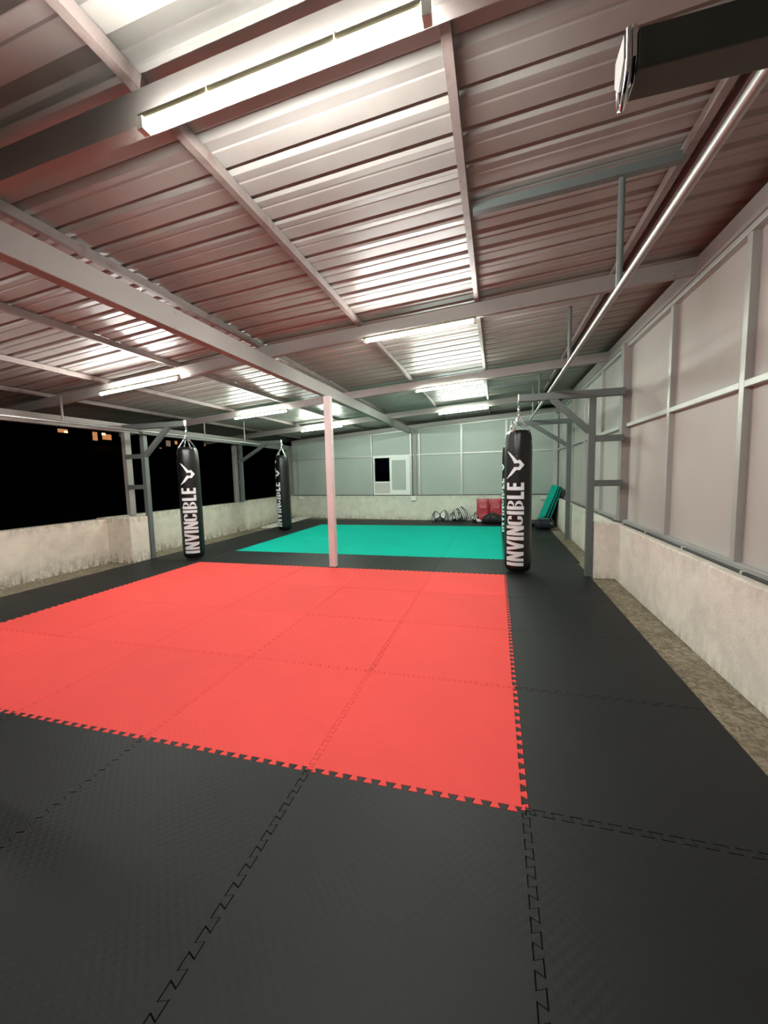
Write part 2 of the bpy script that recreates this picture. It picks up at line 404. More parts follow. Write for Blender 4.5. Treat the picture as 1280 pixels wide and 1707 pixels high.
l2 = ls.build('fixed_sash_bar', M['alu_white'], wn)
bseg(MB(),-3.83,-3.325,.80,1.135,-.02,.01).build('lower_pane', M['panel'], wn)

# ------------------------------------------------------------------ mats
NT, HT, DT = 14, .0138, .0115
def wave():
    """unit edge: (t, off) from (0,0) to (1,0) with dovetail teeth and plain corners"""
    q = 1/NT; e = DT/2; p = [(0,0),(q*.25+e,0),(q*.25-e,-HT)]
    for k in range(NT):
        a = k*q + q/2; p += [(a+e,-HT),(a-e,HT)]
        if k < NT-1: c = (k+1)*q; p += [(c+e,HT),(c-e,-HT)]
    return p + [(1-q*.25+e,HT),(1-q*.25-e,0),(1,0)]
WV = wave()
def tile_outline(teeth, w=1, h=1, l=0, bq=0):
    """teeth: which of the edges b l r t are jigsaw; w, h, l, bq: extra width of plain edges"""
    P = []
    P += [(-l,0)] + WV + [(w,0)] if 'b' in teeth else [(-l,-bq),(w,-bq)]
    P += [(1-o,t) for t,o in WV] if 'r' in teeth else []
    P += [(w,1)] + [(t,1+o) for t,o in reversed(WV)] + [(-l,1)] if 't' in teeth else [(w,h),(-l,h)]
    P += [(-o,t) for t,o in reversed(WV)] if 'l' in teeth else []
    out = []
    for p in P:
        if not out or abs(p[0]-out[-1][0])+abs(p[1]-out[-1][1]) > 1e-5: out.append(p)
    if abs(out[0][0]-out[-1][0])+abs(out[0][1]-out[-1][1]) < 1e-5: out.pop()
    return out
def inset(poly, d):
    n = len(poly); res = []
    for i in range(n):
        a, b_, c = Vector(poly[i-1]), Vector(poly[i]), Vector(poly[(i+1)%n])
        e1 = (b_-a).normalized(); e2 = (c-b_).normalized()
        n1 = Vector((-e1.y,e1.x)); n2 = Vector((-e2.y,e2.x)); m = n1+n2
        if m.length < 1e-4: m = n1
        m.normalize(); k = d/max(.45, m.dot(n1)); res.append((b_.x+m.x*k, b_.y+m.y*k))
    return res
mesh_cache = {}
def mat_tile(i, j, color, teeth, label, group, w=1, h=1, l=0, bq=0):
    g = random.choice([.0004,.0005,.0007,.0009])
    pl = tile_outline(teeth, w, h, l, bq); n = len(pl)
    p0 = inset(pl, g); p1 = inset(pl, g+.0013)
    mb = MB(); mb.add([(x,y,-.0195) for x,y in p0]+[(x,y,-.0013) for x,y in p0]+[(x,y,0) for x,y in p1],
        [tuple(reversed(range(n))), tuple(range(2*n,3*n))]+[(k,(k+1)%n,n+(k+1)%n,n+k) for k in range(n)]+[(n+k,n+(k+1)%n,2*n+(k+1)%n,2*n+k) for k in range(n)])
    me_name = 'floor_mat'
    me = bpy.data.meshes.new(me_name); me.from_pydata(mb.v, [], mb.f); me.update(); me.materials.append(M[color])
    o = bpy.data.objects.new(me_name, me); COL.objects.link(o)
    o.location = (i+random.uniform(-.0018,.0018), j+random.uniform(-.0018,.0018), random.uniform(-.0004,.0004))
    tag(o, label, 'mat', group)
    return o
ORD = ['first','second','third','fourth','fifth','sixth','seventh','eighth','ninth','tenth','eleventh','twelfth']
for j in range(4):
    for i in range(5):
        x = i-5
        row = ['nearest row','second row','third row','farthest row'][j]
        mat_tile(x, j, 'red', 'blrt', 'red interlocking floor mat, %s, %s from the left' % (row, ORD[i]), 'red floor mats')
        mat_tile(x, j+5, 'green', 'blrt', 'green interlocking floor mat, %s, %s from the left' % (row, ORD[i]), 'green floor mats')
for i in range(5):
    x = i-5
    mat_tile(x, -1, 'black', 'lrt', 'black floor mat in front of the red field, %s from the left' % ORD[i], 'black floor mats in the front row', bq=.5)
    mat_tile(x, 4, 'black', 'blrt', 'black floor mat between red and green fields, %s from the left' % ORD[i], 'black floor mats in the middle row')
    mat_tile(x, 9, 'black', 'blr', 'black floor mat along the back parapet, %s from the left' % ORD[i], 'black floor mats in the back row', h=1.27)
for j in range(-1, 10):
    if j == -1: tb = 't'
    elif j == 9: tb = 'b'
    else: tb = 'bt'
    h = 1.27 if j == 9 else 1
    mat_tile(0, j, 'black', tb+'l', 'black floor mat in the right-hand strip, %s from the camera' % ORD[j+1], 'black floor mats in the right strip', w=1.085 if j < 5 else 1.12, h=h, bq=.5 if j < 0 else 0)
    mat_tile(-6, j, 'black', tb+'r', 'black floor mat in the left-hand strip, %s from the camera' % ORD[j+1], 'black floor mats in the left strip', l=.105, h=h, bq=.5 if j < 0 else 0)

# ------------------------------------------------------------------ tube lights
def tube_light(a, b_, label):
    a = Vector(a); b_ = Vector(b_); d = (b_-a); L = d.length
    o = empty('tube_light', a, label=label, cat='light', group='tube lights on the rafters')
    X = d.normalized(); Z = Vector((0,0,1)); Z = (Z - X*Z.dot(X)).normalized(); Y = Z.cross(X)
    Mx = Matrix((X, Y, Z)).transposed().to_4x4()
    MB().tube([(.03,0,0),(L-.03,0,0)], .0145, 14).xf(Mx).build('tube', M[('tube' if a.x > -3 or a.y > 1 else 'tube_left') if a.y < 4 else 'tube_far'], o, smooth=True)
    hw = .012 if a.y < 0 else .021; MB().box(.0,L,-hw,hw,.0175,.026).box(.0,L,-.009,.009,.026,.042).xf(Mx).build('housing', M['housing'], o)
    for x in (.0, L-.03): MB().box(x,x+.03,-.02,.02,-.022,.024).xf(Mx).build('end_cap', M['white'], o, bevel=.003)
    for x in (L*.28, L*.72): MB().tube([(x,-.017,-.0),(x,-.015,.042),(x,.062,.10)], .002, 6).xf(Mx).build('fixing_wire', M['white'], o)
    return o
LZ = lambda X: 2.872+SL*X
LIGHTS = [((-1.44,-.284),(-.318,-.284),'tube light nearest the camera, at the top of the picture'),
 ((-1.445,2.44),(-.305,2.42),'second tube light from the front in the right-hand row'),
 ((-1.44,5.17),(-.297,5.14),'third tube light from the front in the right-hand row'),
 ((-1.435,7.97),(-.28,7.95),'farthest tube light in the right-hand row'),
 ((-5.20,-.284),(-3.85,-.284),'tube light left of the middle beam, just outside the picture'),
 ((-5.23,2.63),(-3.85,2.54),'tube light nearest the open left side, front of the left row'),
 ((-5.12,5.36),(-3.90,5.30),'middle tube light of the left-hand row'),
 ((-5.06,8.08),(-3.85,8.02),'farthest tube light of the left row, partly behind the post')]
for (xa,ya),(xb,y2),lb in LIGHTS:
    dz = -.02 if ya < 0 else 0
    tube_light((xa,ya,LZ(xa)+dz),(xb,y2,LZ(xb)+dz),lb)

# ------------------------------------------------------------------ steel frames for the bags
def bag_frame(Y, xe, xp, xw, zt, label, ybase=None, rungs=(1.81,1.235), zb=1.93, xbr=.6, arm_d=.09, mat='grey', post=True, plate='small', xb_off=None):
    """xe: free end of the arm, xp: post centre, xw: wall side end"""
    s = 1 if xw > xe else -1
    o = empty('bag_frame', (xp, Y+.045, 0), label=label, cat='frame', group='grey steel frames along the side walls')
    ox, oy = xp, Y+.045
    def bl(mb, nm, m=mat, **k):
        return mb.xf(Matrix.Translation((-ox,-oy,0))).build(nm, M[m], o, **k)
    x0, x1 = sorted((xe, xw))
    bl(MB().box(x0,x1,Y,Y+.09,zt-arm_d,zt), 'arm', bevel=.004)
    bl(MB().box(xp-.042,xp+.042,Y+.003,Y+.087,-.018,zt-arm_d), 'post', bevel=.004)
    bl(MB().box(xp-.06,xp+.06,Y-.015,Y+.105,-.0195,-.012), 'foot_plate')
    # brace
    a = Vector((xp - s*.03, Y+.045, zb-.02)); b_ = Vector((xe + s*xbr, Y+.045, zt-arm_d+.03))
    bl(MB().bar(a, b_, .07, .075, up=(0,0,1)), 'brace', bevel=.003)
    for z in rungs:
        r0, r1 = sorted((xp+s*.042, xw)); bl(MB().box(r0,r1,Y+.01,Y+.08,z-.04,z+.04), 'rung', bevel=.003)
    hx = xe - s*.004
    if plate == 'small':
        bl(MB().box(hx-.006,hx+.006,Y+.02,Y+.07,zt-.085,zt+.012), 'hook_plate', 'white', bevel=.002)
        bl(MB().tube([(hx-s*.008,Y+.045+.032*math.cos(t),zt-.07+.045*math.sin(t)) for t in [PI+k*PI/10 for k in range(11)]], .006, 8), 'hook_loop', 'chrome', smooth=True)
    return o, bl
bag_frame(4.105, .17, 1.068, 1.44, 2.43, 'grey steel bag frame nearest on the right, beside the near pier', xbr=.40)
bag_frame(7.235, .19, 1.30, 1.485, 2.44, 'grey steel bag frame farther back along the right wall', xbr=.38, rungs=())
bag_frame(4.155, -5.29, -6.20, -6.61, 2.41, 'grey steel bag frame nearest on the left, beside the dark opening', xbr=.32, rungs=(1.84,1.29), zb=1.87)
bag_frame(7.70, -5.47, -6.70, -6.80, 2.345, 'grey steel bag frame farther back on the left side', xbr=.42, rungs=(1.84,1.29), zb=1.87)
f0, bl0 = bag_frame(-.5, .192, 1.10, 1.485, 2.44, 'dark grey steel arm overhead at the top right with chrome hook', xbr=.62, rungs=(1.84,1.26), plate='none', mat='grey_dark')
# chrome hook plate on the near arm
hp = MB(); x = .186; c = -.455
poly = [(c-.042,2.452),(c+.042,2.452),(c+.046,2.38),(c+.03,2.335),(c-.03,2.335),(c-.046,2.38)]
hp.add([(x-.005,y,z) for y,z in poly]+[(x+.004,y,z) for y,z in poly], [tuple(range(6)),tuple(reversed(range(6,12)))]+[(k,(k+1)%6,6+(k+1)%6,6+k) for k in range(6)])
bl0(hp, 'hook_plate', 'chrome', bevel=.0015)
bl0(MB().tube([(x-.012,c-.036,2.45),(x-.012,c-.038,2.37),(x-.013,c-.034,2.345),(x-.014,c-.018,2.315),(x-.014,c,2.306),(x-.014,c+.018,2.315),(x-.013,c+.034,2.345),(x-.012,c+.038,2.37),(x-.012,c+.036,2.45)], .007, 10), 'hook_loop', 'chrome', smooth=True)
bl0(MB().add([(x-.022,c-.036,2.44),(x-.022,c+.036,2.44),(x-.022,c+.040,2.385),(x-.022,c,2.345),(x-.022,c-.040,2.385)]+[(x-.0165,c-.036,2.44),(x-.0165,c+.036,2.44),(x-.0165,c+.040,2.385),(x-.0165,c,2.345),(x-.0165,c-.040,2.385)],
   [(0,1,2,3,4),(9,8,7,6,5)]+[(k,(k+1)%5,5+(k+1)%5,5+k) for k in range(5)]), 'guard_plate', 'alu')

# pull-up pipes with their hanger rods
pr = empty('pull_up_pipe', (.56,-.5,2.46), label='long galvanised pull-up pipe hung along the right side', cat='pipe')
MB().tube([(0,-1.2,0),(0,7.75,0)], .019, 16).build('pipe', M['galv'], pr, smooth=True)
for y, zt in ((1.055,3.05),(2.69,2.97),(5.50,2.97),(6.66,3.05)):
    MB().tube([(-.003,y+.5,-.0),(-.003,y+.5,zt-2.46)], .018, 10).build('hanger_rod', M['grey'], pr, smooth=True)
plf = empty('pull_up_pipe', (-6.0,0,2.256), label='galvanised pull-up pipe hung along the open left side', cat='pipe')
MB().tube([(0,-2.5,0),(0,7.78,0)], .019, 16).build('pipe', M['galv'], plf, smooth=True)
for y, zt in ((2.68,2.62),(5.56,2.62),(6.95,2.77)):
    MB().tube([(0,y,0),(0,y,zt-2.256)], .0145, 10).build('hanger_rod', M['pale'], plf, smooth=True)
for y, x1, lb in ((1.045,.86,'grey steel crossbar under the roof at the nearest hanger rod'),(6.64,.86,'dark steel crossbar under the roof at the farthest hanger rod')):
    tag(MB().hexa([(-.265,y,3.035-.265*SL),(x1,y,3.035+x1*SL),(x1,y+.05,3.035+x1*SL),(-.265,y+.05,3.035-.265*SL),(-.265,y,3.082-.265*SL),(x1,y,3.082+x1*SL),(x1,y+.05,3.082+x1*SL),(-.265,y+.05,3.082-.265*SL)]).build('steel_crossbar', M['grey']), lb, 'crossbar')

# ------------------------------------------------------------------ punching bags
RB = .179
def flat_polys(polys, cut_axis=0, step=.012):
    """list of 2D polygons -> bmesh cut in strips along x so that it can be wrapped"""
    bm = bmesh.new()
    for kk, p in enumerate(polys):
        vs = [bm.verts.new((x,y,(kk%7)*.00016)) for x,y in p]
        es = [bm.edges.new((vs[i], vs[(i+1)%len(vs)])) for i in range(len(vs))]
        bmesh.ops.triangle_fill(bm, edges=es, use_beauty=True)
    xs = [v.co.x for v in bm.verts]; a, b_ = min(xs), max(xs); k = int((b_-a)/step)+1
    for i in range(1, k):
        g = bm.verts[:]+bm.edges[:]+bm.faces[:]
        bmesh.ops.bisect_plane(bm, geom=g, plane_co=(a+(b_-a)*i/k,0,0), plane_no=(1,0,0))
    return bm
def strip(path, hw):
    n = len(path); L = []; Rr = []
    for i, p in enumerate(path):
        a = Vector(path[max(0,i-1)]); c = Vector(path[min(n-1,i+1)]); t = (c-a).normalized(); nn = Vector((-t.y,t.x)); p = Vector(p)
        L.append(tuple(p+nn*hw)); Rr.append(tuple(p-nn*hw))
    return [[L[i],L[i+1],Rr[i+1],Rr[i]] for i in range(n-1)]
def rect(x0,x1,y0,y1): return [(x0,y0),(x1,y0),(x1,y1),(x0,y1)]
def arc(cx,cy,rx,ry,a0,a1,n=10): return [(cx+rx*math.cos(R(a0+(a1-a0)*k/n)), cy+ry*math.sin(R(a0+(a1-a0)*k/n))) for k in range(n+1)]
def letter(ch, w, s):
    """polygons in a box w wide, 1 high, stems s wide; bars b high"""
    b = .175
    if ch == 'I': return [rect(0,s,0,1)]
    if ch == 'N': return [rect(0,s*.86,0,1), rect(w-s*.86,w,0,1), [(0,1),(s*1.0,1),(w,0),(w-s*1.0,0)]]
    if ch == 'V': return [[(0,1),(s*.98,1),(w/2+s*.42,0),(w/2-s*.42,0)], [(w-s*.98,1),(w,1),(w/2+s*.42,0),(w/2-s*.42,0)]]
    if ch == 'E': return [rect(0,s,0,1), rect(s,w,0,b), rect(s,w*.94,.5-b/2,.5+b/2), rect(s,w,1-b,1)]
    if ch == 'L': return [rect(0,s,0,1), rect(s,w,0,b)]
    if ch == 'C':
        h = s/2; r = w/2-h; ry = .22-.5*.0
        path = [(w-h,.66),(w-h,1-ry-.0)] + arc(w/2,1-ry,r,ry-b/2,0,180,12)[1:] + [(h,ry)] + arc(w/2,ry,r,ry-b/2,180,360,12)[1:] + [(w-h,.34)]
        return strip(path, h*.98)
    if ch == 'B':
        h = s/2
        P = [rect(0,s,0,1)]
        for (y0,y1) in ((0,.54),(.46,1)):
            q = b/2; ym = (y0+y1)/2; ry = (y1-y0)/2-q
            path = [(s*.9,y1-q),(w-h-.06,y1-q)] + arc(w-h-.06,ym,.06,ry,90,-90,10)[1:] + [(s*.9,y0+q)]
            P += strip(path, h*.86)
        return P
def lettering():
    s = .056; gap = .0235; polys = []; x = 0
    W = {'I':s,'N':.157,'V':.172,'C':.150,'B':.150,'L':.118,'E':.122}
    for ch in 'INVINCIBLE':
        w = W[ch]; polys += [[(px+x,py) for px,py in p] for p in letter(ch, w, s)]
        x += w + (gap*.4 if ch in 'NV' else gap)
    return polys, x-gap
EMB = [(405,1030),(470,1085),(545,1170),(618,1255),(690,1243),(795,1360),(690,1478),(608,1472),(500,1590),(385,1690),(470,1540),(560,1400),(640,1412),(675,1385),(682,1350),(665,1322),(630,1315),(565,1328),(500,1200)]
def wrap_mesh(bm, phi0, nm, mat, parent, r=RB+.0016):
    """bm coords: x = height direction arc length to image-left from centre, y = z"""
    for v in bm.verts:
        a = phi0 - v.co.x/r; z = v.co.y; q = r+v.co.z; v.co = (q*math.cos(a), q*math.sin(a), z)
    bmesh.ops.recalc_face_normals(bm, faces=bm.faces)
    for f in bm.faces:
        c = f.calc_center_median()
        if f.normal.x*c.x+f.normal.y*c.y < 0: f.normal_flip()
    me = bpy.data.meshes.new(nm); bm.to_mesh(me); bm.free(); me.materials.append(M[mat])
    o = bpy.data.objects.new(nm, me); COL.objects.link(o); o.parent = parent; return o
def chain_links(mb, a, b_, link=.036, r=.0048, rw=.012):
    a = Vector(a); b_ = Vector(b_); d = b_-a; L = d.length; n = max(2, round(L/(link*.72))); d.normalize()
    ref = Vector((0,0,1)) if abs(d.z) < .8 else Vector((1,0,0)); u = d.cross(ref).normalized(); w = d.cross(u)
    for i in range(n):
        c = a + d*L*(i+.5)/n; s = u if i % 2 else w; hl = L/n*.68
        pts = []
        for k in range(12):
            t = 2*PI*k/12; ct = math.cos(t); pts.append(c + d*(ct*hl) + s*(math.sin(t)*rw))
        mb.tube(pts, r, 6, True)
    return mb
def punching_bag(loc, phi, label, tagged=False, ztop=1.965, hook=2.36):
    """phi: azimuth of the middle of the lettering"""
    o = empty('punching_bag', loc, label=label, cat='punching bag', group='black punching bags')
    def wob(a, z):
        t = max(0, min(1, (z-1.70)/.24)); return -.05*t*(.5+.5*math.sin(a*11+1.3*math.sin(a*3))) + .002*math.sin(a*3+z*5)
    pf = [(.001,.022),(.09,.024),(.135,.034),(.162,.056),(.173,.09),(RB,.13),(RB,.5),(RB,1.0),(RB,1.5),(RB,1.74),(.174,1.80),(.171,1.86),(.163,1.91),(.148,1.945),(.118,ztop),(.06,ztop-.008),(.001,ztop-.01)]
    pp = []
    for (r0,z0),(r1,z1) in zip(pf[:-1],pf[1:]):
        m = max(1, int(abs(z1-z0)/.04)); pp += [(r0+(r1-r0)*k/m, z0+(z1-z0)*k/m) for k in range(m)]
    pp.append(pf[-1])
    MB().lathe(pp, 72, wob=wob).build('bag_body', M['vinyl'], o, smooth=True)
    # lettering: text runs up the bag, letter tops to the left
    polys, tl = lettering(); H = .246; z0, z1 = .125, 1.262; k = (z1-z0)/tl
    pol = [[((y-.5)*H, z0+x*k) for x,y in p] for p in polys]
    wrap_mesh(flat_polys(pol), phi, 'lettering', 'print', o)
    ex = lambda x: -math.asin(max(-1, min(1, (x-670)/325)))*RB
    off = R(17.5)*RB
    em = [(ex(x)-off, 1.305+(1690-y)/660*.385) for x,y in EMB]
    wrap_mesh(flat_polys([em], step=.008), phi, 'emblem', 'print', o)
    if tagged: wrap_mesh(flat_polys([rect(-.045,.0,1.76,1.82)]), phi-.1, 'care_tag', 'white', o)
    # hanging tackle
    ring = (0,0,2.155)
    for q in range(4):
        a = R(45)+q*PI/2 + .3; e = (.150*math.cos(a), .150*math.sin(a), 1.94)
        chain_links(MB(), e, (ring[0]+.008*math.cos(a), ring[1]+.008*math.sin(a), ring[2]-.01)).build('chain', M['chrome'], o, smooth=True)
        st = MB()
        for (r0,zz0,r1,zz1) in ((.146,1.955,.166,1.90),(.166,1.90,.178,1.82)):
            ta = Vector((-math.sin(a), math.cos(a), 0)); ra = Vector((math.cos(a), math.sin(a), 0))
            p = [ra*r0-ta*.02, ra*r0+ta*.02, ra*(r0+.004)+ta*.02, ra*(r0+.004)-ta*.02]; p2 = [ra*r1-ta*.02, ra*r1+ta*.02, ra*(r1+.004)+ta*.02, ra*(r1+.004)-ta*.02]
            st.hexa([(v.x,v.y,zz1) for v in p2]+[(v.x,v.y,zz0) for v in p])
        st.build('strap', M['vinyl_soft'], o)
        dr = MB(); cc = Vector((.152*math.cos(a), .152*math.sin(a), 1.935))
        ta = Vector((-math.sin(a), math.cos(a), 0))
        dr.tube([cc+ta*(.022*math.cos(t))+Vector((0,0,.018*math.sin(t))) for t in [2*PI*k/14 for k in range(14)]], .004, 6, True)
        dr.build('strap_ring', M['chrome'], o, smooth=True)
    MB().tube([(0,.022*math.cos(t),2.172+.022*math.sin(t)) for t in [2*PI*k/16 for k in range(16)]], .005, 8, True).build('ring', M['chrome'], o, smooth=True)
    chain_links(MB(), (0,0,2.185), (0,0,hook-.035), .05, .0052, .014).build('top_chain', M['chrome'], o, smooth=True)
    MB().lathe([(.004,2.235),(.013,2.24),(.015,2.262),(.008,2.272)], 14).build('swivel', M['chrome'], o, smooth=True)
    return o
punching_bag((.172,4.19,0), R(-107), 'black hanging punching bag nearest on the right, white lettering facing the camera', hook=2.42)
punching_bag((.18,7.30,0), R(-177), 'black hanging punching bag mostly hidden behind the right-hand one', hook=2.42)
punching_bag((-5.29,4.22,0), R(-58), 'black hanging punching bag on the left, beside the left edge of the red mats', hook=2.40)
punching_bag((-5.46,7.72,0), R(-122), 'black hanging punching bag far left, its lettering turned away', True, hook=2.34)

# ------------------------------------------------------------------ things along the back wall
# red kick shields
def red_shield(x, rz, lean, label):
    o = empty('kick_shield', (x, 10.06, 0), rz, label=label, cat='kick shield', group='red kick shields against the back wall')
    o.rotation_euler = (R(lean), 0, rz)
    W, Hh, D = .335, .645, .13; mb = MB(); nx, nz = 14, 20
    for side in (0, 1):
        for j in range(nz+1):
            for i in range(nx+1):
                u, v = i/nx*2-1, j/nz*2-1
                pu = (1-abs(u)**6)*(1-abs(v)**8); y = (D*.32+D*.18*pu)
                wr = .006*math.sin(7*v+3*u*v)*pu*(1 if v < -.2 else .3)
                rx = 1-.04*abs(v)**8; rzz = 1-.03*abs(u)**8
                mb.v.append((u*W/2*rx, (-y-wr if side == 0 else y), Hh/2+v*Hh/2*rzz))
    n = nx+1; m = (nx+1)*(nz+1)
    for sd in (0, 1):
        for j in range(nz):
            for i in range(nx): mb.f.append((sd*m+j*n+i, sd*m+j*n+i+1, sd*m+(j+1)*n+i+1, sd*m+(j+1)*n+i))
    rim = [i for i in range(n)] + [j*n+nx for j in range(1,nz+1)] + [nz*n+i for i in range(nx-1,-1,-1)] + [j*n for j in range(nz-1,0,-1)]
    for k in range(len(rim)): a, b_ = rim[k], rim[(k+1)%len(rim)]; mb.f.append((a, b_, m+b_, m+a))
    mb.build('shield_body', M['redvinyl'], o, smooth=True)
    pts = [(u*W/2*.99, -D*.33, Hh/2+v*Hh/2*.985) for u,v in [(-1,-1),(1,-1),(1,1),(-1,1)]]
    MB().tube(pts, .006, 8, True).build('piping', M['vinyl'], o)
    lg = MB(); y = -D*.5-.0035
    def ln(ps, r=.0045): lg.tube([(a,y,b_) for a,b_ in ps], r, 6)
    ln([(-.075,.455),(-.03,.49),(-.005,.475),(.02,.51),(.085,.455)])                     # peaked outline
    ln([(-.09,.44),(-.06,.465)]); ln([(.035,.44),(.075,.435)]); ln([(-.02,.44),(0,.462),(.015,.44)])
    for k in range(7): lg.box(-.085+k*.025,-.067+k*.025,y-.002,y+.002,.395,.413)
    lg.build('emblem', M['pinkprint'], o)
    return o
red_shield(-.477, 0, -6, 'red vinyl kick shield leaning on the back wall, left of two')
red_shield(-.118, 0, -6, 'red vinyl kick shield leaning on the back wall, partly behind a punching bag')
# curved arm pads
def arm_pad(loc, rot, label, s=1.0):
    o = empty('arm_pad', loc, label=label, cat='arm pad', group='white and black arm pads against the back wall'); o.rotation_euler = rot; o.scale = (s,s,s)
    def shell(off, th, wx, wz, nm, m, ringonly=False):
        mb = MB(); nx, nz = 10, 16
        for sd in (0,1):
            for j in range(nz+1):
                for i in range(nx+1):
                    u, v = i/nx*2-1, j/nz*2-1
                    # squircle to ellipse
                    X = u*math.sqrt(max(0,1-v*v/2)); Zz = v*math.sqrt(max(0,1-u*u/2))
                    y = -.05*(X*X) + off + (th if sd else 0)
                    mb.v.append((X*wx, y, wz+Zz*wz))
        n = nx+1; mm = n*(nz+1)
        for sd in (0,1):
            for j in range(nz):
                for i in range(nx): mb.f.append((sd*mm+j*n+i, sd*mm+j*n+i+1, sd*mm+(j+1)*n+i+1, sd*mm+(j+1)*n+i))
        rim = [i for i in range(n)] + [j*n+nx for j in range(1,nz+1)] + [nz*n+i for i in range(nx-1,-1,-1)] + [j*n for j in range(nz-1,0,-1)]
        for k in range(len(rim)): a, b_ = rim[k], rim[(k+1)%len(rim)]; mb.f.append((a,b_,mm+b_,mm+a))
        ob = mb.build(nm, M[m], o, smooth=True); return ob, [mb.v[i] for i in rim], [mb.v[mm+i] for i in rim]
    b_, r1, r2 = shell(0, .10, .095, .19, 'pad_body', 'white_leather')
    MB().tube(r1, .011, 8, True).build('rim', M['vinyl_soft'], o, smooth=True)
    MB().tube([((a[0]+c[0])/2*1.01, a[1]*.5+c[1]*.5, (a[2]+c[2])/2) for a,c in zip(r1,r2)], .010, 8, True).build('side_stripe', M['vinyl_soft'], o, smooth=True)
    MB().tube(r2, .010, 8, True).build('back_rim', M['vinyl_soft'], o, smooth=True)
    MB().bar((-.06,.12,.25),(.06,.12,.25),.05,.012).build('strap', M['vinyl_soft'], o)
    return o
PADS = [(-1.83,10.02,(R(-62),R(38),R(15)),'arm pad at the left end of the row by the back wall'),
 (-1.56,10.05,(R(-55),R(-34),R(-10)),'arm pad second from the left by the back wall, tilted left'),
 (-1.33,10.02,(R(-66),R(48),R(10)),'arm pad third from the left by the back wall, lying low'),
 (-1.13,10.08,(R(-40),R(30),R(55)),'arm pad fourth from the left, turned edge-on by the back wall'),
 (-.93,10.08,(R(-30),R(12),R(75)),'arm pad fifth from the left, seen on its striped edge'),
 (-.74,9.98,(R(-66),R(-48),R(-25)),'arm pad nearest the red kick shields, lying face up')]
for x, y, rot, lb in PADS: arm_pad((x,y-.09,.09), rot, lb, 1.02)
gl = empty('sparring_glove', (-.60,9.80,0), R(35), label='small white and black sparring glove lying in front of the left red shield', cat='glove')
def blob(mb, c, r, n=14, m=9, wob=0):
    b0 = len(mb.v)
    for j in range(m+1):
        t = PI*j/m
        for i in range(n):
            a = 2*PI*i/n; w = 1+wob*math.sin(3*a+5*t)*math.sin(t)
            mb.v.append((c[0]+r[0]*math.sin(t)*math.cos(a)*w, c[1]+r[1]*math.sin(t)*math.sin(a)*w, c[2]+r[2]*math.cos(t)*w))
    for j in range(m):
        for i in range(n): mb.f.append((b0+j*n+i, b0+j*n+(i+1)%n, b0+(j+1)*n+(i+1)%n, b0+(j+1)*n+i))
    return mb
mbg = blob(MB(), (0,0,.05), (.085,.06,.05), wob=.06); blob(mbg, (.03,-.06,.04), (.045,.025,.03)); mbg.build('glove_body', M['white_leather'], gl, smooth=True)
MB().tube([(-.075,0,.05),(-.14,.0,.045)], [.042,.047], 14).build('cuff', M['vinyl_soft'], gl, smooth=True)
# black kit bag
kb = empty('kit_bag', (-.16,9.60,0), R(-8), label='slumped black kit bag on the mats before the red shields', cat='bag')
mb = MB(); prof_ = [(-.33,.05,.05),(-.29,.11,.10),(-.18,.15,.135),(0,.165,.155),(.16,.15,.12),(.27,.11,.09),(.32,.05,.05)]
n = 20
for (x, ry, rz) in prof_:
    for k in range(n):
        a = 2*PI*k/n; zz = rz*math.sin(a); w = 1+.06*math.sin(5*a+x*20)
        mb.v.append((x, ry*math.cos(a)*w, max(.0, rz*.92+zz*w)))
for i in range(len(prof_)-1):
    for k in range(n): mb.f.append((i*n+k, i*n+(k+1)%n, (i+1)*n+(k+1)%n, (i+1)*n+k))
mb.f.append(tuple(range(n))); mb.f.append(tuple((len(prof_)-1)*n+k for k in range(n)))
mb.build('bag_body', M['vinyl_soft'], kb, smooth=True)
MB().tube([(-.12,-.15,.10),(-.10,-.17,.20),(0,-.12,.285),(.10,-.16,.19),(.12,-.15,.10)], .010, 8).build('handle', M['vinyl'], kb, smooth=True)

# leaning green and black mats at the right
def lean_mat(xb, xt, zt, y0, y1, th, label, split=True):
    o = empty('spare_mat', (xb, y0, 0), label=label, cat='mat', group='spare mats leaning in the right corner')
    d = Vector((xt-xb, 0, zt)).normalized(); nn = Vector((-d.z, 0, d.x)); L = Vector((xt-xb,0,zt)).length
    def slab(o0, o1, nm, m):
        pts = []
        for y in (0, y1-y0):
            pts += [nn*o0+Vector((0,y,0)), d*L+nn*o0+Vector((0,y,0)), d*L+nn*o1+Vector((0,y,0)), nn*o1+Vector((0,y,0))]
        mb = MB(); mb.add(pts, [(0,1,2,3),(7,6,5,4),(0,4,5,1),(1,5,6,2),(2,6,7,3),(3,7,4,0)]); return mb.build(nm, M[m], o, bevel=.003)
    if split: slab(th*.5, th, 'green_face', 'green'); slab(0, th*.5, 'black_face', 'black')
    else: slab(0, th, 'black_sheet', 'black')
    return o
lean_mat(.985,1.375,1.00,9.0,10.0,.045,'green spare mat leaning in the right corner, outermost of the stack')
lean_mat(1.06,1.42,.995,9.0,10.0,.045,'green and black spare mat in the middle of the leaning stack')
lean_mat(1.135,1.455,.97,9.0,10.0,.035,'green and black spare mat at the back of the leaning stack')
lean_mat(1.275,1.355,.69,9.35,10.2,.03,'plain black spare mat upright behind the leaning green stack',False)
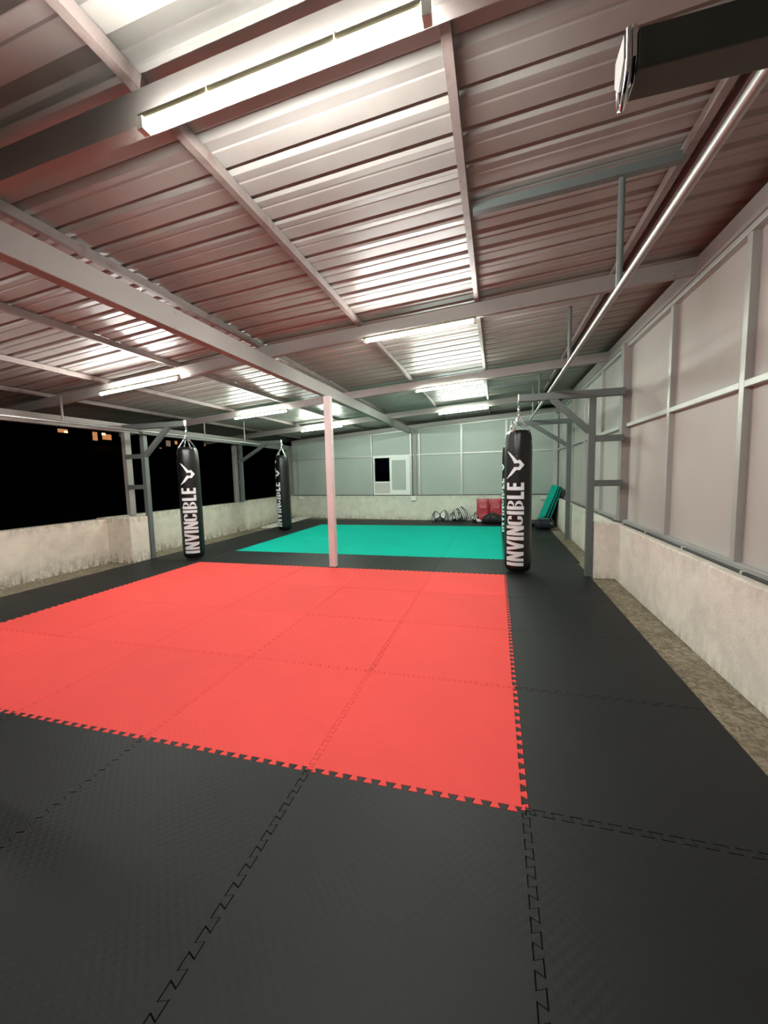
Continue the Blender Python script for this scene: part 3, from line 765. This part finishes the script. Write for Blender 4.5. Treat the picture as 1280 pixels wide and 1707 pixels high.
# gym bag in front of them
gb = empty('gym_bag', (1.0,8.62,0), R(6), label='dark navy gym bag on the black mats before the leaning green mats', cat='bag')
mb = MB(); n = 18; sec = [(-.215,.06,.07),(-.20,.11,.11),(-.10,.135,.125),(0,.14,.13),(.10,.135,.125),(.20,.11,.11),(.215,.06,.07)]
for (x, ry, rz) in sec:
    for k in range(n):
        a = 2*PI*k/n; c, s_ = math.cos(a), math.sin(a)
        mb.v.append((x, ry*math.copysign(abs(c)**.7, c), .125+rz*math.copysign(abs(s_)**.7, s_)*.95))
for i in range(len(sec)-1):
    for k in range(n): mb.f.append((i*n+k, i*n+(k+1)%n, (i+1)*n+(k+1)%n, (i+1)*n+k))
mb.f.append(tuple(range(n))); mb.f.append(tuple((len(sec)-1)*n+k for k in range(n)))
mb.build('bag_body', M['navy'], gb, smooth=True)
MB().tube([(-.12,-.13,.18),(-.10,-.10,.27),(0,-.05,.315),(.10,-.10,.27),(.12,-.13,.18)], .011, 8).build('handle', M['vinyl_soft'], gb, smooth=True)
MB().box(-.17,.17,-.006,.006,.246,.256).build('zip', M['alu'], gb)
MB().box(.11,.15,-.147,-.139,.13,.18).build('tag', M['white'], gb)
for x in (-.13,.13): MB().tube([(x,-.145,.03),(x,-.155,.12),(x,-.13,.22),(x,0,.265)], .012, 8).build('webbing', M['vinyl_soft'], gb, smooth=True)
# boxing gloves left of the gym bag
for (x, y, rz, lb) in [(.62,8.72,20,'dark blue boxing glove with white cuff behind the near right bag'),(.78,9.12,-50,'dark boxing glove lying against the foot of the green mats')]:
    g2 = empty('boxing_glove', (x,y,0), R(rz), label=lb, cat='glove', group='boxing gloves beside the gym bag')
    m2 = blob(MB(), (0,0,.085), (.12,.085,.083), wob=.04); blob(m2, (.02,-.085,.07), (.06,.035,.04)); m2.build('glove_body', M['navy'], g2, smooth=True)
    MB().tube([(-.10,0,.08),(-.19,0,.075)], [.06,.066], 16).build('cuff', M['white_leather'], g2, smooth=True)
# white strip on the floor in the left corner
ws = empty('white_board', (-6.36,9.6,-.019), R(0), label='white board lying on the floor in the left back corner', cat='board')
mb = MB(); mb.hexa([(-.12,-1.40,0),(.24,-1.32,0),(.10,1.30,0),(-.30,1.28,0),(-.12,-1.40,.032),(.24,-1.32,.026),(.10,1.30,.03),(-.30,1.28,.036)]); mb.build('board', M['white'], ws)
# junction boxes with cables
for x, z0, z1, lb in ((-2.55,.575,.715,'white junction box on the back parapet beside the window'),(-6.60,.60,.71,'white junction box on the back parapet at the left corner'),(1.16,.60,.70,'white junction box on the back parapet at the right corner')):
    o = empty('junction_box', (x, yb(x), z0), label=lb, cat='junction box', group='junction boxes on the back parapet')
    MB().box(-.085,.085,-.055,-.001,0,z1-z0).build('box_body', M['white'], o, bevel=.006)
    MB().box(-.08,.08,-.060,-.055,.006,z1-z0-.006).build('lid', M['white'], o, bevel=.002)
tag(MB().tube([(-2.575,yb(-2.57)-.02,.72),(-2.575,yb(-2.57)-.022,1.6),(-2.58,yb(-2.57)-.02,2.64)], .009, 8).build('power_cable', M['cable'], smooth=True), 'dark power cable running up the back wall beside the window', 'cable')
# cable on the right parapet
cb = empty('parapet_cable', (1.445,0,.716), label='black cable clipped along the top of the right parapet', cat='cable')
MB().tube([(0,YF+.1,0),(0,1.0,.003),(.004,2.4,0),(-.003,4.0,.003),(.006,4.22,.003),(-.03,4.36,.004),(-.005,4.6,.003),(.0,7,0),(0,10.1,0)], .0115, 10).build('cable_run', M['cable'], cb, smooth=True)
for y in (-.4,.55,1.47,2.35,3.25,4.05,5.3): MB().box(-.017,.017,y-.008,y+.008,-.01,.0165).build('cable_clip', M['white'], cb, bevel=.003)
# wire scrap by pier 1
# ------------------------------------------------------------------ night outside
hl = MB(); xs = [-9.5,-14,-22,-33,-46,-70]; zs = [-3.5,-3.0,-.5,3.6,9,18]; ysn = [-30+i*10 for i in range(14)]
for x, z in zip(xs, zs):
    for y in ysn: hl.v.append((x, y, z+.5*math.sin(y*.21+x*.3)+.3*math.sin(y*.5)))
nn = len(ysn)
for i in range(len(xs)-1):
    for j in range(nn-1): hl.f.append((i*nn+j, i*nn+j+1, (i+1)*nn+j+1, (i+1)*nn+j))
tag(hl.build('hillside', M['dark'], smooth=True), 'dark hillside beyond the open left side', 'hillside', kind='structure')
def house(y0, y1, z0, z1, label, wins):
    o = empty('distant_house', (-35, (y0+y1)/2, z0), label=label, cat='house', group='houses on the dark hillside')
    cy = (y0+y1)/2
    MB().box(-5,-.02,y0-cy,y1-cy,0,z1-z0).build('house_wall', M['housewall'], o)
    MB().add([(-5.3,y0-cy-.3,z1-z0),(.3,y0-cy-.3,z1-z0),(.3,y1-cy+.3,z1-z0),(-5.3,y1-cy+.3,z1-z0),(-2.5,y0-cy-.3,z1-z0+1.2),(-2.5,y1-cy+.3,z1-z0+1.2)],[(0,3,2,1),(1,2,5,4),(3,0,4,5),(0,1,4),(2,3,5)]).build('house_roof', M['housewall'], o)
    for (wy, wz, w, h, m) in wins:
        f = MB().box(-.02,.03,wy-w/2-.06-cy,wy+w/2+.06-cy,wz-h/2-.06-z0,wz+h/2+.06-z0).build('window', M['housewall'], o)
        MB().box(.03,.05,wy-w/2-cy,wy+w/2-cy,wz-h/2-z0,wz+h/2-z0).build('pane', M[m], f)
house(22.6,25.0,2.5,6.4,'faint distant house with one orange light, left',[(24.2,5.55,.30,.16,'lit_hot'),(23.95,5.62,.8,.3,'lit_o')])
house(25.9,29.4,2.5,6.6,'distant house with a lit orange terrace',[(26.75,5.40,.45,.75,'lit_o'),(27.9,5.42,.9,.5,'lit_o'),(27.6,5.66,.35,.2,'lit_hot')])
house(32.6,37.4,2.5,6.8,'distant house with three lit windows behind the left punching bag',[(34.05,4.62,.30,.30,'lit_o'),(35.18,5.30,.62,.62,'lit_w'),(36.32,5.46,.38,.38,'lit_o')])
house(40.0,42.5,2.5,6.8,'distant house with one narrow lit window, farthest right',[(41.0,5.60,.2,.45,'lit_o')])

# ------------------------------------------------------------------ world, camera, view
w = bpy.data.worlds.new('night'); SC.world = w; w.use_nodes = True
bg = w.node_tree.nodes['Background']; bg.inputs[0].default_value = (.05,.08,.16,1); bg.inputs[1].default_value = .003

F, yaw, pitch, roll, cx, cy, cz = 669.0358, .2731, -.0956, -.0242, -.1234, -1.6558, 1.4274
f = Vector((-math.sin(yaw)*math.cos(pitch), math.cos(yaw)*math.cos(pitch), math.sin(pitch)))
r = Vector((math.cos(yaw), math.sin(yaw), 0)); u = r.cross(f)
r2 = r*math.cos(roll)+u*math.sin(roll); u2 = u*math.cos(roll)-r*math.sin(roll)
cd = bpy.data.cameras.new('camera'); cam = bpy.data.objects.new('camera', cd); COL.objects.link(cam)
cam.matrix_world = Matrix(((r2.x,u2.x,-f.x,cx),(r2.y,u2.y,-f.y,cy),(r2.z,u2.z,-f.z,cz),(0,0,0,1)))
cd.sensor_fit = 'HORIZONTAL'; cd.sensor_width = 36; cd.lens = F/1280*36; cd.clip_start = .02; cd.clip_end = 300
SC.camera = cam
SC.view_settings.view_transform = 'Standard'
SC.view_settings.look = 'None'
SC.view_settings.exposure = 2.05
SC.cycles.use_denoising = True
SC.cycles.max_bounces = 10
SC.cycles.diffuse_bounces = 6
